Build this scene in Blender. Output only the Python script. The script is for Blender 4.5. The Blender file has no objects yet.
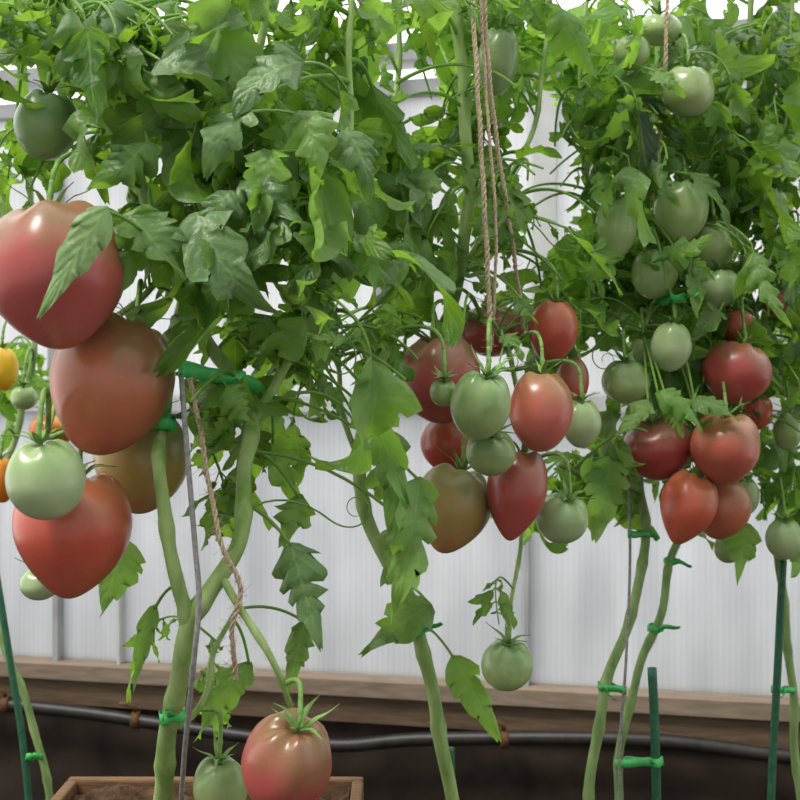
import bpy, math, random
from mathutils import Vector, Matrix, Euler
from mathutils import noise as mn
SC = bpy.context.scene
C = SC.collection
try:
    SC.view_settings.view_transform = 'Standard'
    SC.view_settings.look = 'None'
except Exception: pass
PI = math.pi
K = 0.0009; H = 1.0
def P(px, py, Y): return Vector(((px-400)*K*Y, Y, H+(400-py)*K*Y))
def proj(v): return (400+v.x/(K*v.y), 400-(v.z-H)/(K*v.y))
def hx(s, a=1.0):
    o = []
    for i in (0, 2, 4):
        c = int(s[i:i+2], 16)/255
        o.append(c/12.92 if c <= .04045 else ((c+.055)/1.055)**2.4)
    return (*o, a)

# ---------------------------------------------------------------- materials
class NT:
    def __init__(s, name):
        s.m = bpy.data.materials.new(name); s.m.use_nodes = True
        s.t = s.m.node_tree; s.t.nodes.clear()
        s.out = s.t.nodes.new('ShaderNodeOutputMaterial')
    def n(s, typ, **kw):
        nd = s.t.nodes.new('ShaderNode'+typ)
        for k, v in kw.items(): setattr(nd, k, v)
        return nd
    def l(s, a, b): s.t.links.new(a, b)
    def math(s, op, a, b=None):
        nd = s.n('Math', operation=op)
        for i, x in enumerate((a, b)):
            if x is None: continue
            if isinstance(x, (int, float)): nd.inputs[i].default_value = x
            else: s.l(x, nd.inputs[i])
        return nd.outputs[0]
    def mix(s, f, a, b, blend='MIX'):
        nd = s.n('MixRGB', blend_type=blend)
        for i, x in enumerate((f, a, b)):
            if isinstance(x, (int, float)): nd.inputs[i].default_value = x
            elif isinstance(x, tuple): nd.inputs[i].default_value = x
            else: s.l(x, nd.inputs[i])
        return nd.outputs[0]
    def ramp(s, f, stops):
        nd = s.n('ValToRGB'); e = nd.color_ramp.elements
        while len(e) < len(stops): e.new(0.5)
        for i, (p, c) in enumerate(stops): e[i].position = p; e[i].color = c
        s.l(f, nd.inputs[0]); return nd.outputs[0]
    def noise(s, scale, detail=3, vec=None, rough=.55):
        nd = s.n('TexNoise'); nd.inputs['Scale'].default_value = scale
        nd.inputs['Detail'].default_value = detail; nd.inputs['Roughness'].default_value = rough
        if vec is not None: s.l(vec, nd.inputs['Vector'])
        return nd.outputs[0]
    def obj(s): return s.n('TexCoord').outputs['Object']
    def mapped(s, sc):
        mp = s.n('Mapping'); mp.inputs['Scale'].default_value = sc
        s.l(s.obj(), mp.inputs['Vector']); return mp.outputs[0]
    def attr(s, nm): return s.n('Attribute', attribute_name=nm).outputs['Fac']
    def bump(s, h, strength=.3, dist=.002):
        b = s.n('Bump'); b.inputs['Strength'].default_value = strength; b.inputs['Distance'].default_value = dist
        s.l(h, b.inputs['Height']); return b.outputs[0]
    def bsdf(s, col, rough=.5, nrm=None, spec=.5):
        b = s.n('BsdfPrincipled')
        if isinstance(col, tuple): b.inputs['Base Color'].default_value = col
        else: s.l(col, b.inputs['Base Color'])
        b.inputs['Roughness'].default_value = rough
        b.inputs['Specular IOR Level'].default_value = spec
        if nrm is not None: s.l(nrm, b.inputs['Normal'])
        return b.outputs[0]
    def done(s, sh): s.l(sh, s.out.inputs[0]); return s.m

def tomato_mat(name, body, shoulder, tip, s0=.5, streak=0.0, rough=.29):
    m = NT(name)
    h = m.attr('hgt')
    nz = m.noise(1.4, 2, m.mapped((18, 18, 18)))
    hh = m.math('ADD', h, m.math('MULTIPLY', m.math('SUBTRACT', nz, .5), .8))
    col = m.ramp(hh, [(0, hx(tip)), (.28, hx(body)), (s0, hx(body)), (min(.99, s0+.40), hx(shoulder))])
    if streak:
        st = m.noise(1.0, 3, m.mapped((120, 120, 16)))
        f = m.math('MULTIPLY', m.ramp(st, [(.45, (0, 0, 0, 1)), (.7, (1, 1, 1, 1))]), m.math('MULTIPLY', h, streak))
        col = m.mix(f, col, hx(shoulder))
    big = m.noise(1.0, 3, m.mapped((34, 34, 34)))
    col = m.mix(m.math('MULTIPLY', big, .4), col, m.mix(1.0, col, (1.3, 1.22, 1.1, 1), 'MULTIPLY'))
    fine = m.noise(160, 3, m.obj())
    col = m.mix(m.math('MULTIPLY', fine, .4), col, m.mix(1.0, col, (.74, .78, .78, 1), 'MULTIPLY'))
    sp = m.noise(700, 1, m.obj())
    col = m.mix(m.math('MULTIPLY', m.ramp(sp, [(.6, (0, 0, 0, 1)), (.8, (1, 1, 1, 1))]), .08), col, (.8, .7, .5, 1))
    rn = m.n('ObjectInfo').outputs['Random']
    hs = m.n('HueSaturation'); m.l(col, hs.inputs['Color'])
    m.l(m.math('ADD', m.math('MULTIPLY', rn, .22), .90), hs.inputs['Value'])
    m.l(m.math('ADD', m.math('MULTIPLY', rn, .016), .492), hs.inputs['Hue'])
    nrm = m.bump(m.math('ADD', m.noise(45, 2, m.obj()), m.math('MULTIPLY', m.noise(300, 2, m.obj()), .12)), .10, .002)
    return m.done(m.bsdf(hs.outputs[0], rough, nrm, .5))

TM = {
 'rose':   tomato_mat('tomato_rose', 'AC544E', '826444', 'B25E54'),
 'red':    tomato_mat('tomato_red', 'B24E3E', '986240', 'B65846', .58),
 'brown':  tomato_mat('tomato_brown', 'B46C4C', '8A6A48', 'B66852', .54),
 'olive':  tomato_mat('tomato_olive', 'A68C54', '84885A', 'AE7E56', .50),
 'dusk':   tomato_mat('tomato_dusk', 'A84E46', '805C42', 'B0584E', .52),
 'green':  tomato_mat('tomato_green', '9CB276', '74925A', 'AABC8A', .55, .6, .26),
 'pale':   tomato_mat('tomato_pale', 'A2B688', '86A46A', 'B4C49C', .55, .3, .26),
 'dark':   tomato_mat('tomato_dark', '7C9660', '5E7E4A', '8AA26C', .55, .4, .3),
 'yellow': tomato_mat('tomato_yellow', 'E0AC24', 'D4B044', 'E4A41C', .7),
 'orange': tomato_mat('tomato_orange', 'D2701E', 'D29432', 'D2681E', .7),
}

def leaf_mat(name, dark, mid, light, trans, tf=.45):
    m = NT(name)
    var = m.attr('var'); u = m.attr('uu'); t = m.attr('tt')
    base = m.ramp(var, [(0, hx(dark)), (.5, hx(mid)), (1, hx(light))])
    au = m.math('ABSOLUTE', u)
    mid_v = m.math('LESS_THAN', au, .06)
    wob = m.math('MULTIPLY', m.noise(60, 2, m.obj()), 4)
    ph = m.math('ADD', m.math('SUBTRACT', m.math('MULTIPLY', t, 42), m.math('MULTIPLY', au, 10)), wob)
    sn = m.math('SINE', ph)
    sv = m.math('GREATER_THAN', sn, .93)
    vein = m.math('MAXIMUM', mid_v, m.math('MULTIPLY', sv, .6))
    col = m.mix(m.math('MULTIPLY', vein, .42), base, hx('98B86C'))
    nz = m.noise(45, 3, m.obj())
    col = m.mix(m.math('MULTIPLY', nz, .7), col, m.mix(1.0, col, hx('7C9868'), 'MULTIPLY'))
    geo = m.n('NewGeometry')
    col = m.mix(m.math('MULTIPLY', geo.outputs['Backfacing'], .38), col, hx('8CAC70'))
    stalk = m.math('GREATER_THAN', var, 1.5)
    col = m.mix(stalk, col, hx('80A256'))
    hgt = m.math('ADD', m.math('MULTIPLY', sn, -.18), m.noise(110, 3, m.obj()))
    b = m.bsdf(col, .40, m.bump(hgt, .75, .002), .36)
    tr = m.n('BsdfTranslucent'); m.l(m.mix(.65, col, hx(trans)), tr.inputs['Color'])
    ms = m.n('MixShader'); ms.inputs[0].default_value = tf
    m.l(b, ms.inputs[1]); m.l(tr.outputs[0], ms.inputs[2])
    return m.done(ms.outputs[0])
LEAF = leaf_mat('leaf_green', '163214', '366422', '80A848', 'ACE03C', .44)
LEAFB = leaf_mat('leaf_bluish', '264A2A', '426A3E', '82A26C', '94C048', .24)
LEAFY = leaf_mat('leaf_fresh_backlit', '386422', '62983A', '98C454', 'B8EC44', .52)  # yellower leaf green; on the upper foliage its colour stands in for backlight

def simple(name, a, b, scale, rough, spec=.4, bump=.3, dist=.002, stretch=None):
    m = NT(name)
    v = m.mapped(stretch) if stretch else m.obj()
    nz = m.noise(scale, 4, v)
    col = m.ramp(nz, [(.3, hx(a)), (.7, hx(b))])
    return m.done(m.bsdf(col, rough, m.bump(nz, bump, dist), spec))
STEM = simple('stem_green', '6E9046', 'A2B878', 60, .6, .25, .7, .002, (1, 1, .35))
STEMB = simple('stem_dull_green', '668648', '98B072', 60, .6, .25, .7, .002, (1, 1, .35))
CALYX = simple('calyx_green', '547A36', '84A85A', 90, .55, .3)
TWINE = simple('jute_twine', 'A08C70', 'D0C2A8', 400, .9, .1)
WIRE = simple('grey_wire', '6A6A66', '9A9A96', 200, .4, .5, .1)
STAKE = simple('green_stake', '22503A', '346C4C', 120, .45, .4)
TAPE = simple('green_tape', '22A04A', '56C46A', 60, .4, .5, .15)
PIPE = simple('black_pipe', '1C1A1A', '302C2A', 40, .45, .4, .1)
WOOD = simple('planter_wood', '5E4632', '80644A', 30, .8, .2, .4, .002, (1, 12, 12))
SOIL = simple('dry_soil', '2C2018', '5A4432', 60, .95, .1, 1.0, .01)
GROUND = simple('dark_ground', '1C1815', '3A322B', 25, .95, .1, 1.0, .01)
RUST = simple('brown_clip', '4E3622', '6E4E34', 60, .7, .2)
SILL = simple('sill_paint', '766858', '928272', 14, .65, .3, .2, .002, (1, 6, 6))
BAND = simple('band_brown', '544434', '6E5C4A', 14, .75, .3, .3, .002, (1, 8, 8))
BASE = simple('base_dark', '241E1A', '3E342C', 9, .85, .2, .3)
FRAME = simple('frame_white', 'B8BABA', 'CCCECE', 12, .5, .4, .05)
FRAMEG = simple('frame_grey', '96989A', 'AEB0B2', 12, .5, .4, .05)
def panel_mat(name, col, ridge, tf):
    m = NT(name)
    wv = m.n('TexWave'); wv.bands_direction = 'X'; wv.inputs['Scale'].default_value = ridge
    wv.inputs['Distortion'].default_value = .0; m.l(m.obj(), wv.inputs['Vector'])
    st = m.noise(3.0, 4, m.mapped((5, 1, .7)))
    bl = m.noise(1.2, 2, m.mapped((2, 1, 2)))
    c = m.mix(m.math('MULTIPLY', wv.outputs['Fac'], .18), hx(col), m.mix(1.0, hx(col), hx('D8D9DA'), 'MULTIPLY'))
    c = m.mix(m.math('MULTIPLY', st, .7), c, m.mix(1.0, c, hx('C2C4C5'), 'MULTIPLY'))
    c = m.mix(m.math('MULTIPLY', bl, .7), c, m.mix(1.0, c, hx('C4C5C6'), 'MULTIPLY'))
    d = m.n('BsdfDiffuse'); m.l(c, d.inputs[0])
    t = m.n('BsdfTranslucent'); m.l(c, t.inputs[0])
    ms = m.n('MixShader'); ms.inputs[0].default_value = tf
    m.l(d.outputs[0], ms.inputs[1]); m.l(t.outputs[0], ms.inputs[2])
    return m.done(ms.outputs[0])
PANEL = panel_mat('polycarbonate', 'F0F1F2', 24, .80)
PANELU = panel_mat('upper_polycarbonate', 'FAFAFA', 24, .88)
def pane_mat():
    m = NT('clear_pane')
    t = m.n('BsdfTransparent'); t.inputs[0].default_value = (.97, .97, .97, 1)
    tl = m.n('BsdfTranslucent'); tl.inputs[0].default_value = (.9, .92, .94, 1)
    st = m.noise(2.0, 3, m.mapped((2, 1, 1)))
    ms = m.n('MixShader'); m.l(m.math('MULTIPLY', st, .5), ms.inputs[0])
    m.l(t.outputs[0], ms.inputs[1]); m.l(tl.outputs[0], ms.inputs[2])
    return m.done(ms.outputs[0])
PANE = pane_mat()

# ---------------------------------------------------------------- mesh builder
MATS = {}
class MB:
    def __init__(s): s.v = []; s.f = []; s.a = []
    def add(s, p, var=0., u=0., t=0.): s.v.append((p[0], p[1], p[2])); s.a.append((var, u, t)); return len(s.v)-1
    def build(s, name, mat, parent=None, smooth=True, names=('var', 'uu', 'tt')):
        me = bpy.data.meshes.new(name)
        if parent is not None:
            inv = MATS[parent.name].inverted()
            me.from_pydata([tuple(inv @ Vector(p)) for p in s.v], [], s.f)
        else: me.from_pydata(s.v, [], s.f)
        for i, nm in enumerate(names):
            at = me.attributes.new(nm, 'FLOAT', 'POINT')
            at.data.foreach_set('value', [a[i] for a in s.a])
        if smooth: me.polygons.foreach_set('use_smooth', [True]*len(me.polygons))
        me.materials.append(mat); me.update()
        o = bpy.data.objects.new(name, me); C.objects.link(o)
        if parent is not None: o.parent = parent
        return o
    def box(s, x0, x1, y0, y1, z0, z1, M=None):
        b = len(s.v)
        for z in (z0, z1):
            for (x, y) in ((x0, y0), (x1, y0), (x1, y1), (x0, y1)):
                p = Vector((x, y, z)); s.add(M @ p if M else p)
        for f in ((3, 2, 1, 0), (4, 5, 6, 7), (0, 1, 5, 4), (1, 2, 6, 5), (2, 3, 7, 6), (3, 0, 4, 7)):
            s.f.append(tuple(b+i for i in f))
def thing(name, label, cat, loc, rot=None, group=None):
    o = bpy.data.objects.new(name, None); C.objects.link(o)
    o.empty_display_size = .02
    o.location = loc
    e = rot or Euler((0, 0, 0)); o.rotation_euler = e
    MATS[o.name] = Matrix.Translation(loc) @ e.to_matrix().to_4x4()
    o['label'] = label; o['category'] = cat
    if group: o['group'] = group
    return o
def tag(o, label, cat, group=None, kind=None):
    o['label'] = label; o['category'] = cat
    if group: o['group'] = group
    if kind: o['kind'] = kind
    return o

def spline(pts, n=8):
    pts = [tuple(p) for p in pts]
    if len(pts) < 3: n = max(n, 4)
    ex = [tuple(2*a-b for a, b in zip(pts[0], pts[1]))]+pts+[tuple(2*a-b for a, b in zip(pts[-1], pts[-2]))]
    out = []
    for i in range(1, len(ex)-2):
        for k in range(n):
            t = k/n
            out.append(tuple(.5*(2*b+(c-a)*t+(2*a-5*b+4*c-d)*t*t+(3*b-a-3*c+d)*t**3)
                             for a, b, c, d in zip(ex[i-1], ex[i], ex[i+1], ex[i+2])))
    out.append(pts[-1]); return out
def tube(mb, pts, rad, sides=8, var=2., cap=True):
    pts = [Vector(p) for p in pts]; n = len(pts)
    if not isinstance(rad, (list, tuple)): rad = [rad]*n
    T = (pts[1]-pts[0]).normalized()
    N = T.orthogonal().normalized(); rings = []
    for i, p in enumerate(pts):
        a = pts[max(0, i-1)]; b = pts[min(n-1, i+1)]
        T = (b-a).normalized() if (b-a).length > 1e-9 else T
        N = (N-T*N.dot(T)); N = N.normalized() if N.length > 1e-6 else T.orthogonal().normalized()
        B = T.cross(N)
        rings.append([mb.add(p+(N*math.cos(2*PI*k/sides)+B*math.sin(2*PI*k/sides))*rad[i], var) for k in range(sides)])
    for r0, r1 in zip(rings, rings[1:]):
        for k in range(sides):
            mb.f.append((r0[k], r0[(k+1) % sides], r1[(k+1) % sides], r1[k]))
    if cap:
        mb.f.append(tuple(reversed(rings[0]))); mb.f.append(tuple(rings[-1]))
def bez(a, b, c, n):
    return [a*(1-t)**2+b*2*t*(1-t)+c*t*t for t in [i/n for i in range(n+1)]]
def cub(a, b, c, d, n):
    return [a*(1-t)**3+b*3*t*(1-t)**2+c*3*t*t*(1-t)+d*t**3 for t in [i/n for i in range(n+1)]]

# ---------------------------------------------------------------- tomato list
GL, GM, GR, GB = 'tomatoes on the left plant', 'tomatoes on the middle plant', 'tomatoes on the right plants', 'tomatoes on the plants at the edges'
T = []
def tom(px, py, w, h, Y, mat, point, pitch, roll, plant, grp, label):
    T.append(dict(px=px, py=py, w=w, h=h, Y=Y, mat=mat, point=point, pitch=pitch, roll=roll, plant=plant, grp=grp, label=label))
# left
tom(56, 277, 138, 146, .93, 'rose', .30, -.1, -.12, 'A', GL, 'largest dusky rose tomato, top of the big left cluster, cut by the frame edge')
tom(112, 386, 122, 142, 1.00, 'brown', .26, -.1, .32, 'A', GL, 'big brownish orange tomato under the largest rose one')
tom(142, 462, 94, 104, 1.10, 'olive', .30, 0, .1, 'A', GL, 'olive tan tomato half hidden behind the forked pale stem')
tom(46, 480, 77, 80, .90, 'pale', .05, .15, -.1, 'A', GL, 'round pale green tomato in front of the left red ones')
tom(73, 535, 114, 126, .98, 'red', .40, -.1, .06, 'A', GL, 'bright red blunt tipped tomato at the bottom of the big left cluster')
tom(40, 584, 40, 32, 1.08, 'pale', .1, .1, 0, 'A', GL, 'small pale green tomato peeping out below the lowest red left one')
tom(46, 126, 62, 68, 1.04, 'dark', .1, .1, .1, 'A', GL, 'dark green tomato among the leaves above the largest rose one')
tom(286, 765, 90, 108, .98, 'rose', .2, .42, .3, 'A', GL, 'pinkish red tomato with star shaped calyx low above the wooden planter')
tom(221, 788, 54, 64, 1.05, 'green', .1, .2, 0, 'A', GL, 'green tomato low beside the pinkish red one over the planter')
# middle
tom(440, 380, 84, 88, 1.27, 'rose', .2, .1, -.15, 'B', GM, 'rosy red round tomato at upper left of the middle cluster')
tom(480, 406, 60, 70, 1.17, 'green', .15, .35, .2, 'B', GM, 'streaked green tomato hanging in front of the middle cluster below the twine')
tom(541, 412, 64, 80, 1.21, 'rose', .15, -.1, .05, 'B', GM, 'glossy pinkish red oval tomato right of the streaked green one')
tom(491, 453, 50, 46, 1.17, 'green', .05, .55, .05, 'B', GM, 'small round green tomato at the centre of the middle cluster')
tom(581, 424, 40, 48, 1.29, 'pale', .15, .1, 0, 'B', GM, 'small pale green tomato at the right edge of the middle cluster')
tom(516, 495, 60, 92, 1.25, 'dusk', .48, -.1, .16, 'B', GM, 'deep red pointed tomato hanging at the bottom of the middle cluster')
tom(452, 510, 76, 88, 1.25, 'olive', .40, -.1, .25, 'B', GM, 'brown olive pointed tomato at lower left of the middle cluster')
tom(562, 519, 52, 50, 1.27, 'pale', .1, .45, .2, 'B', GM, 'pale green tomato with curled calyx at lower right of the middle cluster')
tom(449, 446, 58, 56, 1.36, 'red', .3, 0, 0, 'B', GM, 'red tomato behind the middle cluster between the rosy and olive ones')
tom(553, 332, 50, 64, 1.34, 'red', .25, .1, .1, 'B', GM, 'red tomato at the top right of the middle cluster')
tom(492, 332, 66, 50, 1.40, 'dusk', .2, .1, 0, 'B', GM, 'deep red tomato behind the twine at the top of the middle cluster')
tom(572, 382, 34, 50, 1.40, 'rose', .2, 0, 0, 'B', GM, 'rose tomato mostly hidden behind the glossy pinkish oval one')
tom(444, 393, 28, 27, 1.16, 'green', .05, .3, 0, 'B', GM, 'tiny green tomato in front of the rosy round middle one')
tom(405, 388, 26, 42, 1.33, 'red', .1, 0, 0, 'B', GM, 'red tomato just peeping out left of the rosy round middle one')
tom(498, 62, 40, 66, 1.32, 'dark', .15, .1, .1, 'B', GM, 'long green tomato high up behind the middle twine')
tom(507, 665, 52, 50, 1.25, 'green', .05, .25, .05, 'B', GM, 'lone green tomato hanging lowest on its own long stalk in the middle')
# right
tom(688, 92, 52, 50, 1.42, 'green', .05, .1, 0, 'C', GR, 'round green tomato beside the twine at upper right')
tom(632, 53, 36, 34, 1.44, 'green', .05, .1, 0, 'C', GR, 'small round green tomato at top, left of the right twine')
tom(659, 30, 44, 30, 1.46, 'green', .05, .1, 0, 'C', GR, 'green tomato highest on the right plant, near the top of the frame')
tom(616, 229, 42, 62, 1.44, 'green', .2, .05, .08, 'C', GR, 'elongated green tomato at the left end of the upper right truss')
tom(681, 212, 54, 62, 1.45, 'green', .15, .1, .1, 'C', GR, 'largest green tomato, right below the right twine')
tom(654, 274, 46, 50, 1.46, 'green', .1, .1, 0, 'C', GR, 'green tomato below and between the elongated and the largest green ones')
tom(713, 246, 46, 50, 1.47, 'green', .1, .1, 0, 'C', GR, 'green tomato just right of the largest green one')
tom(719, 288, 40, 38, 1.46, 'pale', .1, .1, 0, 'C', GR, 'small green tomato at the lower right end of the upper right truss')
tom(671, 347, 40, 50, 1.42, 'pale', .15, .1, .1, 'C', GR, 'pale green egg shaped tomato beside the green tape, above the right red ones')
tom(626, 382, 48, 44, 1.43, 'green', .05, .2, -.1, 'C', GR, 'wide green tomato left of the pale egg shaped one')
tom(642, 350, 24, 26, 1.47, 'green', .05, .2, 0, 'C', GR, 'tiny green tomato between the wide and egg shaped green ones')
tom(736, 373, 68, 62, 1.45, 'dusk', .2, .05, .25, 'D', GR, 'dark red tomato at the upper right of the right red cluster')
tom(658, 450, 70, 62, 1.44, 'dusk', .25, .1, -.2, 'C', GR, 'deep red tomato at the left of the right red cluster, leaves drooping over its top')
tom(725, 449, 68, 72, 1.43, 'dusk', .22, .1, 0, 'D', GR, 'deep red round tomato in the middle of the right red cluster')
tom(687, 509, 56, 74, 1.42, 'red', .48, -.1, .35, 'C', GR, 'red pointed tomato lowest in the right cluster')
tom(722, 509, 56, 62, 1.47, 'brown', .25, 0, .25, 'D', GR, 'reddish brown tomato right of the lowest pointed red one')
tom(737, 326, 38, 32, 1.53, 'red', .1, .1, 0, 'D', GR, 'small red tomato behind leaves above the dark red right one')
tom(757, 412, 30, 36, 1.53, 'red', .1, 0, 0, 'D', GR, 'red tomato mostly hidden behind the round deep red one')
tom(748, 497, 22, 34, 1.55, 'pale', .1, 0, 0, 'D', GR, 'tiny pale green tomato right of the reddish brown one')
tom(728, 549, 28, 28, 1.55, 'green', .1, 0, 0, 'D', GR, 'small green tomato below the reddish brown one')
tom(778, 304, 30, 26, 1.57, 'dusk', .1, 0, 0, 'D', GR, 'small dark red tomato in the foliage near the right frame edge')
# edges
tom(784, 540, 36, 40, 1.52, 'pale', .15, .1, 0, 'E', GB, 'pale green tomato above the bare stem at far right')
tom(788, 431, 28, 40, 1.55, 'green', .1, .1, 0, 'E', GB, 'green tomato at the right frame edge beside the red cluster')
tom(3, 369, 30, 44, 1.72, 'yellow', .05, .1, 0, 'F', GB, 'yellow tomato at the left frame edge under the largest rose one')
tom(2, 480, 26, 46, 1.75, 'orange', .05, .1, 0, 'F', GB, 'golden orange tomato at left frame edge beside the round pale green one')
tom(52, 430, 44, 34, 1.75, 'orange', .05, .1, 0, 'F', GB, 'orange tomato in the background behind the brownish left one')
tom(24, 398, 26, 24, 1.68, 'green', .05, .1, 0, 'F', GB, 'tiny green tomato right of the yellow one')
for _ in range(80):
    moved = False
    for i in range(len(T)):
        for j in range(i+1, len(T)):
            a, b = T[i], T[j]
            if abs(a['Y']-b['Y']) > .3: continue
            pa, pb = P(a['px'], a['py'], a['Y']), P(b['px'], b['py'], b['Y'])
            rx = (a['w']*a['Y']+b['w']*b['Y'])*K/2; rz = (a['h']*a['Y']+b['h']*b['Y'])*K/2
            q = ((pa.x-pb.x)/rx)**2+((pa.z-pb.z)/rz)**2
            if q >= 1: continue
            need = rx*math.sqrt(1.0-q); dy = pb.y-pa.y
            if abs(dy) < need-.0005:
                sgn = 1 if dy >= 0 else -1
                e = (need-abs(dy))/2+.0003
                a['Y'] -= sgn*e; b['Y'] += sgn*e; moved = True
    if not moved: break
for t in T:
    t['c'] = P(t['px'], t['py'], t['Y']); t['a'] = t['w']*K*t['Y']/2; t['cz'] = t['h']*K*t['Y']/2

def build_tomato(t, idx):
    rg = random.Random(100+idx)
    a, c = t['a'], t['cz']; rot = Euler((t['pitch'], t['roll'], 0))
    root = thing('tomato', t['label'], 'tomato', t['c'], rot, t['grp'])
    M = MATS[root.name]
    mb = MB(); rings, segs = 32, 48
    ph = rg.uniform(0, 6); nr = rg.choice((4, 5, 6)); rib = rg.uniform(.02, .045); ph2 = rg.uniform(0, 6)
    off = Vector((rg.uniform(0, 99), 0, 0))
    ztop = 0; grid = []; e = min(.2, .4*t['point'])
    for i in range(rings+1):
        f = PI*i/rings; z = math.cos(f); r = max(math.sin(f), 0)
        r = r**.82 if z > 0 else (r**.9)*(1-t['point']*(-z)**2.1)
        z2 = e+(1-e)*z if z > 0 else e+(1+e)*z
        zz = z2-.19*math.exp(-(r/.26)**2)*(1 if z > 0 else 0)
        if i == 0: ztop = zz*c
        ring = []
        for k in range(segs if 0 < i < rings else 1):
            an = 2*PI*k/segs
            lump = .05*mn.noise(off+Vector((math.cos(an)*r*1.1, math.sin(an)*r*1.1, z*1.1)))
            m_ = 1+rib*math.cos(nr*an+ph)*(.15+.85*max(z, 0))+.04*math.cos(an+ph2)*z+lump
            sh = (.05*math.cos(an*2+ph)+.05*math.cos(nr*an+ph))*max(z, 0)**2*min(1, r*2)
            ring.append(mb.add(M @ Vector((a*r*m_*math.cos(an), a*r*m_*math.sin(an), c*(zz+sh))), (z2+1)/2, an, 0))
        grid.append(ring)
    for i in range(rings):
        r0, r1 = grid[i], grid[i+1]
        for k in range(segs):
            k2 = (k+1) % segs
            if len(r0) == 1: mb.f.append((r0[0], r1[k], r1[k2]))
            elif len(r1) == 1: mb.f.append((r0[k], r1[0], r0[k2]))
            else: mb.f.append((r0[k], r1[k], r1[k2], r0[k2]))
    mb.build('flesh', TM[t['mat']], root, names=('hgt', 'ang', 'tt'))
    mb = MB(); ns = rg.choice((5, 6, 6)); L = min(max(a*.8, .014), .026); p0 = rg.uniform(0, 6)
    for s in range(ns):
        an = p0+2*PI*s/ns+rg.uniform(-.2, .2); d = Vector((math.cos(an), math.sin(an), 0)); sd = Vector((-d.y, d.x, 0))
        LL = L*rg.uniform(.85, 1.3); lift = rg.uniform(.2, 1.3); prev = None; cu = rg.uniform(-.25, .25)
        for i in range(8):
            q = i/7; rr = .002+LL*q
            zz = ztop+.003+.16*c*min(1, rr/(.35*a))+LL*(.12*math.sin(q*PI)+lift*q**2.5*.55)
            w = .0032*math.sin(PI*min(1, .25+q*.75))**.8*(1.05-q) + .0003
            row = [mb.add(M @ (d*rr+sd*(w*uu+cu*LL*q*q)+Vector((0, 0, zz+abs(uu)*.0008))), .5, uu, q) for uu in (-1, 0, 1)]
            if prev:
                mb.f.append((prev[0], row[0], row[1], prev[1])); mb.f.append((prev[1], row[1], row[2], prev[2]))
            prev = row
    mb.build('calyx', CALYX, root)
    mb = MB()
    up = rot.to_matrix().inverted() @ Vector((0, .35, 1)).normalized()
    p0 = Vector((0, 0, ztop)); p1 = p0+Vector((0, 0, .014)); p2 = p1+up*.008; p3 = p2+up*.014
    path = [M @ Vector(p) for p in spline([p0, p1, p2, p3], 4)]
    rr = [.0022]*len(path); rr[7] = rr[8] = .003
    tube(mb, path, rr, 7, .5)
    mb.build('stalk', CALYX, root)
    t['end'] = path[-1]; t['dir'] = (path[-1]-path[-2]).normalized()
for i, t in enumerate(T): build_tomato(t, i)

# ---------------------------------------------------------------- leaves
def side_profile(rg, rows, lobes, depth):
    cuts = sorted([0]+[min(.80, max(.1, (k*.86+rg.uniform(-.25, .25))/lobes)) for k in range(1, lobes)]+[1.0])
    dp = [depth*rg.uniform(.45, 1.2) for _ in range(lobes)]; pks = [rg.uniform(.62, .84) for _ in range(lobes)]
    dp[-1] *= .6
    out = []
    for i in range(rows+1):
        t = i/rows
        k = max(j for j in range(lobes) if cuts[j] <= t+1e-9)
        fr = (t-cuts[k])/max(.02, cuts[k+1]-cuts[k])
        pk = pks[k]
        b = (fr/pk)**.9 if fr < pk else (1-(fr-pk)/(1-pk))**1.1
        out.append((1.15-dp[k]*(1-b)+rg.uniform(-.05, .05), fr))
    return out
def leaflet(mb, base, d, n, L, W, curl, fold, rg, lobes=3, var=None, depth=None, calm=1.):
    d = d.normalized(); s = d.cross(n)
    s = s.normalized() if s.length > 1e-4 else d.orthogonal().normalized()
    n = s.cross(d)
    rows = 28; p = base.copy(); var = rg.random() if var is None else var
    depth = rg.choice((.55, .7, .8, .9)) if depth is None else depth
    prof = [side_profile(rg, rows, max(2, lobes+rg.choice((-1, 0, 0, 1))), depth) for _ in range(2)]
    ph = rg.uniform(0, 6); tw = calm*rg.uniform(-2.2, 2.2)/rows; prev = None; wa = rg.uniform(.06, .26)
    side = calm*rg.uniform(-1.2, 1.2)/rows; roll_ = rg.uniform(-1.1, .2); sh = rg.uniform(.46, .62)
    wf = rg.uniform(5, 12)
    for i in range(rows+1):
        t = i/rows
        env = math.sin(PI*t**sh)**.95*W/2*(1-.3*t) if 0 < t < 1 else 0
        row = []
        for u in (-1, -.6, 0, .6, 1):
            pf, fr = prof[0 if u < 0 else 1][i]
            lob = pf if abs(u) == 1 else min(1, .4+.6*pf)
            w = env*lob*1.12
            wave = math.sin(t*wf+ph+u*1.5)*wa*W*abs(u)
            ed = roll_*env*abs(u)**2.5
            fwd = fr*.09*L*abs(u)**2
            k_ = 1 if 0 < i < rows else 0
            q = p+s*(u*w*math.cos(fold))+n*(abs(u)*w*math.sin(fold)+(wave+ed)*k_)+d*fwd*k_
            row.append(mb.add(q, var, u, t))
        if prev:
            for k in range(4): mb.f.append((prev[k], row[k], row[k+1], prev[k+1]))
        prev = row
        p = p+d*(L/rows)
        c_, s_ = math.cos(curl/rows), math.sin(curl/rows)
        d, n = d*c_-n*s_, n*c_+d*s_
        d = (d+s*side).normalized()
        s = (s*math.cos(tw)+n*math.sin(tw)); s = (s-d*s.dot(d)).normalized(); n = s.cross(d)
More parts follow.
